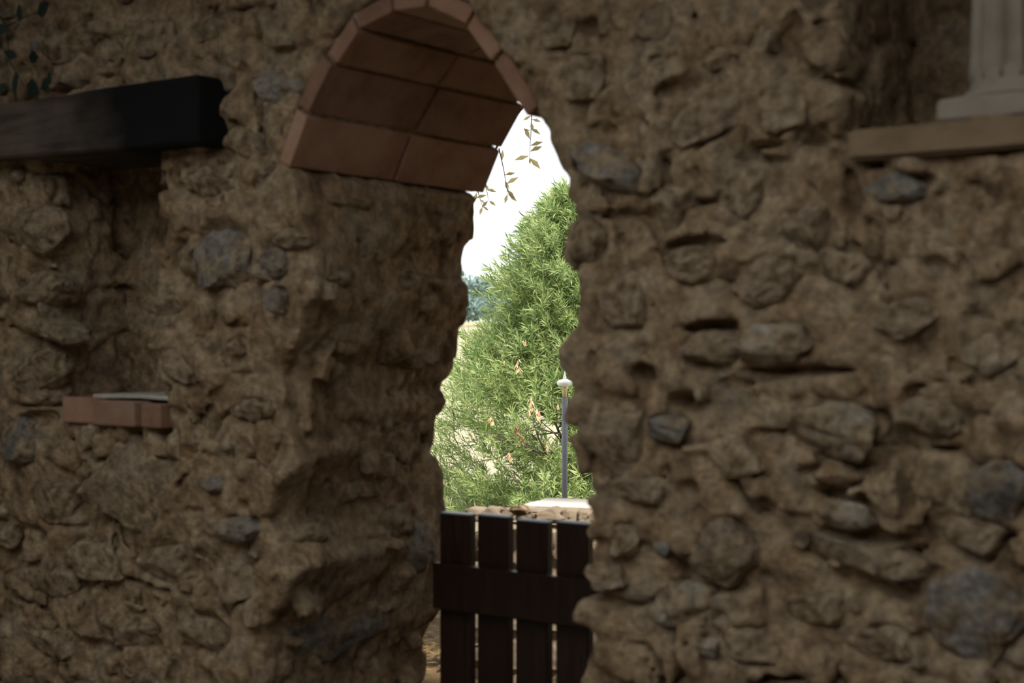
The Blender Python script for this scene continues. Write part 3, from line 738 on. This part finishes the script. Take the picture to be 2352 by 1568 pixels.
# ------------------------------------------------------------------ garden lamp
ld = 10.4
lp = atD(1297, 880, ld)
lamp = empty('garden_lamp', (float(lp[0]), float(lp[1]), float(terrain_z(lp[0], lp[1])))); tag(lamp, 'grey garden lamp post with a small white dished cap', 'lamp')
zl = float(lp[2]) - lamp.location.z
bm = bmesh.new(); lathe(bm, [(.021, 0), (.021, zl - .10)], 20); link('post', bm_mesh(bm, 'post', True), M['lamp_grey'], lamp)
bm = bmesh.new(); lathe(bm, [(.0155, zl - .10), (.0155, zl)], 16); link('light_tube', bm_mesh(bm, 'light_tube', True), M['lamp_tube'], lamp)
bm = bmesh.new(); lathe(bm, [(.01, zl - .012), (.030, zl - .022), (.050, zl - .012), (.056, zl + .004), (.046, zl + .018), (.02, zl + .028), (.008, zl + .032)], 28); link('cap', bm_mesh(bm, 'cap', True), M['lamp_white'], lamp)
bm = bmesh.new(); lathe(bm, [(.011, zl + .03), (.013, zl + .04), (.006, zl + .06), (.004, zl + .085)], 14); link('finial', bm_mesh(bm, 'finial', True), M['lamp_white'], lamp)
bm = bmesh.new(); lathe(bm, [(.05, -.02), (.05, .012), (.024, .016)], 20); link('foot', bm_mesh(bm, 'foot', True), M['lamp_grey'], lamp)

# ------------------------------------------------------------------ green narrow-leaved tree
def leaf_verts(base, dirv, up, L, Wd, droop=.12):
    """narrow folded leaf, 6 verts / 4 faces"""
    d = dirv.normalized(); s = d.cross(up)
    if s.length < .05: s = d.orthogonal()
    s.normalize(); n = s.cross(d)
    mid = base + d * L * .5 + n * L * .03; tip = base + d * L - n * L * droop
    return [base, mid + s * Wd * .5, mid - n * Wd * .18, mid - s * Wd * .5, tip]
LF = [(0, 2, 1), (0, 3, 2), (1, 2, 4), (2, 3, 4)]
def sprig_geo(r, L=.092, nleaf=18, stem=.13, wd=.0115):
    Vs, Fs = [], []
    for i in range(nleaf):
        t = i / (nleaf - 1); base = Vector((0, 0, stem * t))
        a = i * 2.4 + r.uniform(-.3, .3); out = .95 - .62 * t
        d = Vector((math.cos(a) * out, math.sin(a) * out, .35 + .65 * t + r.uniform(-.12, .12)))
        b0 = len(Vs)
        Vs += leaf_verts(base, d, Vector((0, 0, 1)), L * r.uniform(.75, 1.15), wd * r.uniform(.8, 1.2), r.uniform(.02, .2))
        Fs += [tuple(b0 + k for k in f) for f in LF]
    b0 = len(Vs)                                          # the twig itself
    for z, rad in ((-.05, .002), (stem, .0012)):
        for k in range(3): Vs.append(Vector((rad * math.cos(k * 2.1), rad * math.sin(k * 2.1), z)))
    for k in range(3): Fs.append((b0 + k, b0 + (k + 1) % 3, b0 + 3 + (k + 1) % 3, b0 + 3 + k))
    return Vs, Fs
TD = 13.0
tx = atD(1176 + .55 / TD * F_PX, 784, TD); tbase = Vector((float(tx[0]), float(tx[1]), float(terrain_z(tx[0], tx[1]))))
tree = empty('narrow_leaved_tree', tbase); tag(tree, 'bushy green tree with narrow leaves and orange seed tassels beyond the gate', 'tree')
zt_ = [-.1, .3, .7, 1.1, 1.6, 2.0, 2.3, 2.55, 2.75]; rt_ = [1.12, 1.32, 1.28, 1.10, .72, .64, .46, .26, .03]
def crown_r(z): return float(np.interp(z, zt_, rt_))
R_ = random.Random(21)
# branches
bm = bmesh.new(); tube(bm, [(0, 0, -.1), (.04, .02, .35), (-.03, .05, .9), (.02, 0, 1.5), (.0, .03, 2.2)], [.085, .07, .05, .03, .008], 10)
link('trunk', bm_mesh(bm, 'trunk', True), M['bark'], tree)
limbs = []
toC = Vector((-cf[0], -cf[1], 0)); rightV = Vector((cr[0], cr[1], 0))
for i in range(16):
    a = i * 2.4 + R_.uniform(-.3, .3); z0 = .25 + 1.5 * (i / 15) ** .9; z1_ = z0 + R_.uniform(.25, .6)
    rr = crown_r(z1_) * R_.uniform(.75, .95); d = Vector((math.cos(a), math.sin(a), 0))
    mid = d * rr * .5 + Vector((0, 0, z0 + (z1_ - z0) * .35 + R_.uniform(-.05, .05))); end = d * rr + Vector((0, 0, z1_))
    bm = bmesh.new(); tube(bm, [(0, 0, z0), mid, end], [.030 - .012 * i / 15, .016, .004], 6)
    limbs.append((Vector((0, 0, z0)), mid, end))
    for j in range(5):                                       # side twigs
        t = R_.uniform(.35, .95); p = (Vector((0, 0, z0)).lerp(mid, t * 2) if t < .5 else mid.lerp(end, t * 2 - 1))
        e = p + Vector((R_.uniform(-1, 1), R_.uniform(-1, 1), R_.uniform(-.2, .8))).normalized() * R_.uniform(.2, .45)
        tube(bm, [p, p.lerp(e, .5) + Vector((0, 0, .02)), e], [.008, .005, .002], 4)
    link('branch', bm_mesh(bm, 'branch', True), M['bark'], tree)
# the bare forked bough seen low in the crown
bt = lambda px, py, dd: Vector(atD(px, py, dd)) - tbase
bm = bmesh.new()
tube(bm, [bt(1330, 1085, 12.6), bt(1265, 1050, 12.1), bt(1200, 1022, 11.9), bt(1130, 1003, 11.8)], [.022, .017, .011, .005], 7)
tube(bm, [bt(1225, 1032, 12.0), bt(1180, 1000, 11.9), bt(1110, 992, 11.8)], [.011, .008, .003], 6)
tube(bm, [bt(1255, 1046, 12.0), bt(1235, 1000, 11.9), bt(1222, 960, 11.8)], [.008, .006, .003], 6)
tube(bm, [bt(1200, 1022, 11.9), bt(1150, 1050, 11.8), bt(1085, 1062, 11.8)], [.008, .006, .003], 6)
tube(bm, [bt(1300, 1000, 12.0), bt(1240, 985, 11.9), bt(1200, 990, 11.9)], [.008, .006, .003], 6)
tube(bm, [bt(1170, 1080, 11.8), bt(1200, 1130, 11.8), bt(1190, 1160, 11.8)], [.004, .005, .005], 5)
tube(bm, [bt(1250, 1118, 11.8), bt(1228, 1150, 11.8), bt(1200, 1190, 11.8)], [.004, .005, .005], 5)
link('branch', bm_mesh(bm, 'bare_branch', True), M['bark'], tree)
sprig_meshes = []
for i in range(10):
    Vs, Fs = sprig_geo(random.Random(40 + i)); me = from_arrays('leaf_sprig', Vs, Fs, False); me.materials.append(M['leaf']); sprig_meshes.append((me, Vs, Fs))
cands = []
def in_gap(p):
    """thin spots of the crown seen in the photograph"""
    w_ = np.array(p + tbase) - CAM; dd = float(np.dot(w_, cf)); px = 1176 + F_PX * float(np.dot(w_, cr)) / dd; py = 784 - F_PX * w_[2] / dd
    for cx, cy, rx, ry, pr in ((1275, 1005, 30, 28, .92), (1080, 1050, 50, 60, .55), (1150, 1070, 60, 50, .45), (1190, 1100, 60, 40, .5), (1150, 975, 70, 30, .35), (1230, 1000, 60, 40, .5)):
        if ((px - cx) / rx) ** 2 + ((py - cy) / ry) ** 2 < 1 and R_.random() < pr: return True
    return False
for _ in range(20000):
    if len(cands) > 5000: break
    z = R_.uniform(-.05, 2.72); a = R_.uniform(0, 2 * math.pi)
    rm = crown_r(z) * (1 + .10 * math.sin(a * 5 + z * 4) + .06 * math.sin(a * 9 - z * 7))
    rr = rm * math.sqrt(R_.uniform(.10, 1.0))
    if R_.random() > .30 + .70 * rm / 1.35: continue
    if z < 1.0 and R_.random() < .14: continue
    p = Vector((math.cos(a) * rr, math.sin(a) * rr, z))
    if in_gap(p): continue
    d = Vector((math.cos(a), math.sin(a), 0)) * R_.uniform(.3, 1.1) + Vector((R_.uniform(-.4, .4), R_.uniform(-.4, .4), R_.uniform(.15, 1.0)))
    cands.append((p, d.normalized(), R_.uniform(0, 6.28), R_.uniform(.8, 1.25), p.dot(toC) / max(.3, crown_r(z))))
def near_view(c):
    w_ = np.array(c[0] + tbase) - CAM; dd = float(np.dot(w_, cf)); px = 1176 + F_PX * float(np.dot(w_, cr)) / dd
    return 1000 < px < 1352
cands.sort(key=lambda c: -(c[4] + (5 if near_view(c) else 0)))
SV, SF = [], []
for i, (p, d, spin, sc, _) in enumerate(cands):
    q = d.to_track_quat('Z', 'Y') @ Matrix.Rotation(spin, 3, 'Z').to_quaternion()
    me, Vs, Fs = sprig_meshes[i % 10]
    if i < 300:
        o = link('leaf_sprig', me, parent=tree, loc=p); o.rotation_euler = q.to_euler(); o.scale = (sc, sc, sc)
    else:
        b0 = len(SV); SV += [q @ (v * sc) + p for v in Vs]; SF += [tuple(b0 + k for k in f) for f in Fs]
fo = link('foliage', from_arrays('foliage', SV, SF, False), M['leaf'], tree); fo['kind'] = 'stuff'
def tassel(name, p, ln, wd, mat, seed):
    r = random.Random(seed); Vs, Fs = [], []
    for i in range(16):
        t = i / 15; base = Vector((r.uniform(-1, 1) * wd * .25, r.uniform(-1, 1) * wd * .25, -ln * t * .75))
        d = Vector((r.uniform(-1, 1), r.uniform(-1, 1), -1.3)); b0 = len(Vs)
        Vs += leaf_verts(base, d, Vector((r.uniform(-1, 1), r.uniform(-1, 1), .3)), ln * r.uniform(.28, .5), wd * .34, r.uniform(-.3, .3)); Fs += [tuple(b0 + k for k in f) for f in LF]
    return link(name, from_arrays(name, Vs, Fs, False), mat, tree, p)
for i, (px, py, hl, wd_, mt) in enumerate(((1190, 822, 38, 14, 'seed'), (1221, 910, 36, 13, 'seed'), (1217, 935, 22, 10, 'seed'), (1236, 938, 32, 15, 'seed'), (1128, 955, 22, 15, 'seed'),
        (1186, 972, 32, 15, 'seed_brown'), (1198, 998, 22, 12, 'seed_brown'), (1171, 1038, 24, 11, 'seed'), (1257, 1012, 24, 9, 'seed'), (1282, 928, 14, 7, 'seed'), (1080, 1000, 14, 8, 'seed'), (1205, 780, 14, 12, 'seed'), (1101, 935, 10, 6, 'seed'), (1158, 828, 10, 6, 'seed'))):
    d_ = 11.55; tassel('seed_tassel', Vector(atD(px, py, d_)) - tbase, hl / F_PX * d_, wd_ / F_PX * d_, M[mt], 900 + i)

# ------------------------------------------------------------------ branch of a second tree hanging over the doorway
od = 8.6
ob = atD(2250, 784, 8.9); ob = Vector((float(ob[0]), float(ob[1]), float(terrain_z(ob[0], ob[1]))))
ot = empty('overhanging_tree', ob); tag(ot, 'olive-leaved tree whose twigs hang into the bright sky under the arch', 'tree')
lo_ = lambda px, py, dd=od: Vector(atD(px, py, dd)) - ob
bm = bmesh.new(); tube(bm, [(0, 0, -.05), (.05, 0, .9), (-.02, .04, 1.9), tuple(lo_(2100, -150, 8.8)), tuple(lo_(2000, -330, 8.8))], [.11, .09, .075, .06, .03], 10)
link('trunk', bm_mesh(bm, 'trunk', True), M['bark'], ot)
bm = bmesh.new(); tube(bm, [tuple(lo_(2100, -150, 8.8)), tuple(lo_(1700, -20)), tuple(lo_(1400, 80)), tuple(lo_(1250, 185)), tuple(lo_(1165, 290)), tuple(lo_(1125, 370)), tuple(lo_(1075, 425)), tuple(lo_(1030, 470))], [.05, .035, .02, .010, .008, .006, .004, .002], 7)
link('branch', bm_mesh(bm, 'branch', True), M['bark'], ot)
r = random.Random(5)
def twig(p0, p1, leaves, name='twig'):
    a = lo_(*p0); b = lo_(*p1); bm = bmesh.new(); tube(bm, [a, a.lerp(b, .5) + Vector((.004, 0, .004)), b], [.004, .003, .0015], 5)
    tw = link('twig', bm_mesh(bm, 'twig', True), M['bark'], ot)
    for (t, dx, dz, ln) in leaves:
        base = a.lerp(b, t); d = rightV * dx + Vector((0, 0, dz)) + toC * r.uniform(-.5, .5)
        ln *= 1.45
        Vs = leaf_verts(base, d, toC + Vector((0, 0, .4)), ln / F_PX * od, ln * .34 / F_PX * od, .06)
        link('leaf', from_arrays('leaf', Vs, LF, False), M['leaf_olive'], tw)
twig((1222, 225), (1216, 362), [(.3, -.9, -.5, 16), (.35, .9, -.3, 18), (.5, 1, -.7, 20), (.55, -.8, .1, 14), (.7, -.5, 1, 22), (.8, .95, .25, 24), (.9, .95, .5, 26), (.97, -1, -.25, 26), (1, .75, -.8, 28), (1, .1, -.9, 12), (.4, .2, -1, 18), (.2, .8, .1, 18)])
twig((1146, 340), (1166, 444), [(.3, .1, 1, 20), (.6, .9, .25, 20), (.8, 1, .6, 24), (.9, .6, -.8, 22), (1, .9, -.7, 22), (1, -.3, -1, 18), (.7, .3, -1, 20)])
twig((1108, 395), (1122, 460), [(.4, .5, -1, 16), (.8, -1, -.3, 20), (1, -.7, -.7, 18), (1, .8, -.6, 16), (.6, .9, -.2, 20)])
twig((1088, 418), (1108, 474), [(.4, -.3, -1, 18), (.7, .8, -.6, 12), (1, .9, -.5, 14), (1, -.3, -1, 16)])
# unseen crown added over the path to keep sky off jamb and soffit
for q in (((-.1, -.1, 2.6), (-.6, -1.2, 3.6), (-.9, -2.6, 4.2)), ((-.1, 0, 2.4), (-1.2, -.6, 3.5), (-2.2, -1.4, 4.2)), ((0, 0, 2.5), (.7, -1.0, 3.6), (1.3, -2.0, 4.2)), ((0, 0, 2.7), (.4, .5, 3.8), (.6, .8, 4.8))):
    bm = bmesh.new(); tube(bm, q, [.05, .035, .01], 7); link('branch', bm_mesh(bm, 'branch', True), M['bark'], ot)
Vs, Fs = [], []; cc = Vector((-.35, 3.5, 4.0))
while len(Fs) < 15000:
    d = Vector((r.gauss(0, 1), r.gauss(0, 1), r.gauss(0, 1))).normalized() * r.uniform(.35, 1.0) ** .5
    p = cc + Vector((d.x * 2.4, d.y * 2.0, d.z * 1.1))
    dep = float(np.dot(np.array(p) - CAM, cf))
    if p.z < max(3.15, 1.75 + .15 * dep): continue
    t = Vector((r.gauss(0, 1), r.gauss(0, 1), r.gauss(0, .6))).normalized(); sd_ = t.orthogonal().normalized(); sd_ = Matrix.Rotation(r.uniform(0, 6.28), 3, t) @ sd_
    L_ = r.uniform(.07, .13); b0 = len(Vs); p = p - ob
    Vs += [p - t * L_, p + sd_ * L_ * .38, p + t * L_, p - sd_ * L_ * .38]; Fs.append((b0, b0 + 1, b0 + 2, b0 + 3))
f = link('foliage', from_arrays('foliage', Vs, Fs, False), M['leaf_shade_crown'], ot); f['kind'] = 'stuff'

# ------------------------------------------------------------------ far trees
def far_tree(px, dist, hgt, wid, label, seed, mat):
    r = random.Random(seed); b = atD(px, 784, dist); base = Vector((float(b[0]), float(b[1]), float(terrain_z(b[0], b[1]))))
    e = empty('far_tree', base); tag(e, label, 'tree', 'trees along the far edge of the field')
    bm = bmesh.new(); tube(bm, [(0, 0, -.3), (.1, 0, hgt * .3), (0, .1, hgt * .75)], [.22, .16, .05], 7); link('trunk', bm_mesh(bm, 'trunk', True), M['bark'], e)
    Vs, Fs = [], []
    blobs = [(Vector((r.uniform(-.6, .6) * wid * .5, r.uniform(-.6, .6) * wid * .5, hgt * r.uniform(.10, .8))), wid * r.uniform(.2, .32)) for _ in range(14)]
    for c, rad in blobs:
        for _ in range(130):
            d = Vector((r.gauss(0, 1), r.gauss(0, 1), r.gauss(0, 1))).normalized(); p = c + d * rad * r.uniform(.6, 1.05)
            t = Vector((r.gauss(0, 1), r.gauss(0, 1), r.gauss(0, 1))).normalized(); s = t.cross(d).normalized() if t.cross(d).length > .01 else d.orthogonal()
            L_ = r.uniform(.25, .5); b0 = len(Vs)
            Vs += [p - t * L_, p + s * L_ * .5, p + t * L_, p - s * L_ * .5]; Fs.append((b0, b0 + 1, b0 + 2, b0 + 3))
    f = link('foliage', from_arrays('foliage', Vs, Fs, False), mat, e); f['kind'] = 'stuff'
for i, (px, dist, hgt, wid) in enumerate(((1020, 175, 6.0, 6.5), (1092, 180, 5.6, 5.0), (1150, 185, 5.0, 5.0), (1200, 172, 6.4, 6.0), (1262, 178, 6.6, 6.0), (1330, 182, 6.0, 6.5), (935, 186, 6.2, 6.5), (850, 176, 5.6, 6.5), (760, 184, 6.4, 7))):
    far_tree(px, dist, hgt, wid, ['far tree hazed blue-green, half hidden by the left jamb', 'far tree hazed blue-green, just right of the left jamb', 'low far tree at the left edge of the bushy tree', 'far tree behind the bushy green tree', 'taller far tree behind the bushy green tree', 'far tree behind the lamp post', 'far tree beyond the left jamb, nearest the doorway,', 'far tree beyond the left jamb, in the middle,', 'far tree beyond the left jamb, outermost,'][i] + ' along the field edge', 300 + i, M['leaf_far_haze'])
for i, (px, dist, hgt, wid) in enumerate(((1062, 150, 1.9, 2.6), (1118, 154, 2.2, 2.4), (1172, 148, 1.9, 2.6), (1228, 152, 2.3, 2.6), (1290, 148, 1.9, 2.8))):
    far_tree(px, dist, hgt, wid, ['leftmost', 'second', 'third', 'fourth', 'rightmost'][i] + ' of the low shrubs in front of the far trees', 330 + i, M['leaf_far_haze'])

# ------------------------------------------------------------------ creeper in the top left corner of the wall
cp = onY(-10, 120, -.05)
cre = empty('creeping_plant', (float(cp[0]), -.04, float(cp[2]))); tag(cre, 'dark green creeper with a few small leaves above the timber beam', 'plant')
cb = Vector(cre.location)
bm = bmesh.new(); tube(bm, [Vector(onY(-30, -10, -.03)) - cb, Vector(onY(15, 60, -.05)) - cb, Vector(onY(22, 140, -.06)) - cb, Vector(onY(60, 205, -.055)) - cb], [.0025, .0025, .002, .001], 6)
tube(bm, [Vector(onY(15, 60, -.05)) - cb, Vector(onY(60, 38, -.055)) - cb, Vector(onY(95, 25, -.05)) - cb], [.002, .002, .001], 6)
link('stem', bm_mesh(bm, 'stem', True), M['leaf_dark'], cre)
for (px, py, ang_, ln) in ((35, 165, -70, 46), (60, 195, -20, 62), (20, 70, 170, 40), (85, 32, 10, 50), (40, 130, 160, 30), (65, 130, -10, 44), (110, 165, -50, 30), (5, 100, 200, 50), (45, 50, 70, 30), (95, 200, 10, 40), (15, 190, 220, 36)):
    p = Vector(onY(px, py, -.07)) - cb; a = math.radians(ang_); L_ = 1.45 * ln / F_PX * 4.7; d = Vector((math.cos(a), -.25, math.sin(a))).normalized(); s = Vector((-math.sin(a), -.1, math.cos(a))).normalized()
    n_ = d.cross(s); P_ = [p, p + d * L_ * .3 + s * L_ * .24, p + d * L_ * .65 + s * L_ * .2, p + d * L_, p + d * L_ * .65 - s * L_ * .2, p + d * L_ * .3 - s * L_ * .24, p + d * L_ * .5 + n_ * L_ * .06]
    link('leaf', from_arrays('leaf', P_, [(0, 6, 1), (1, 6, 2), (2, 6, 3), (3, 6, 4), (4, 6, 5), (5, 6, 0)]), M['leaf_dark'], cre)
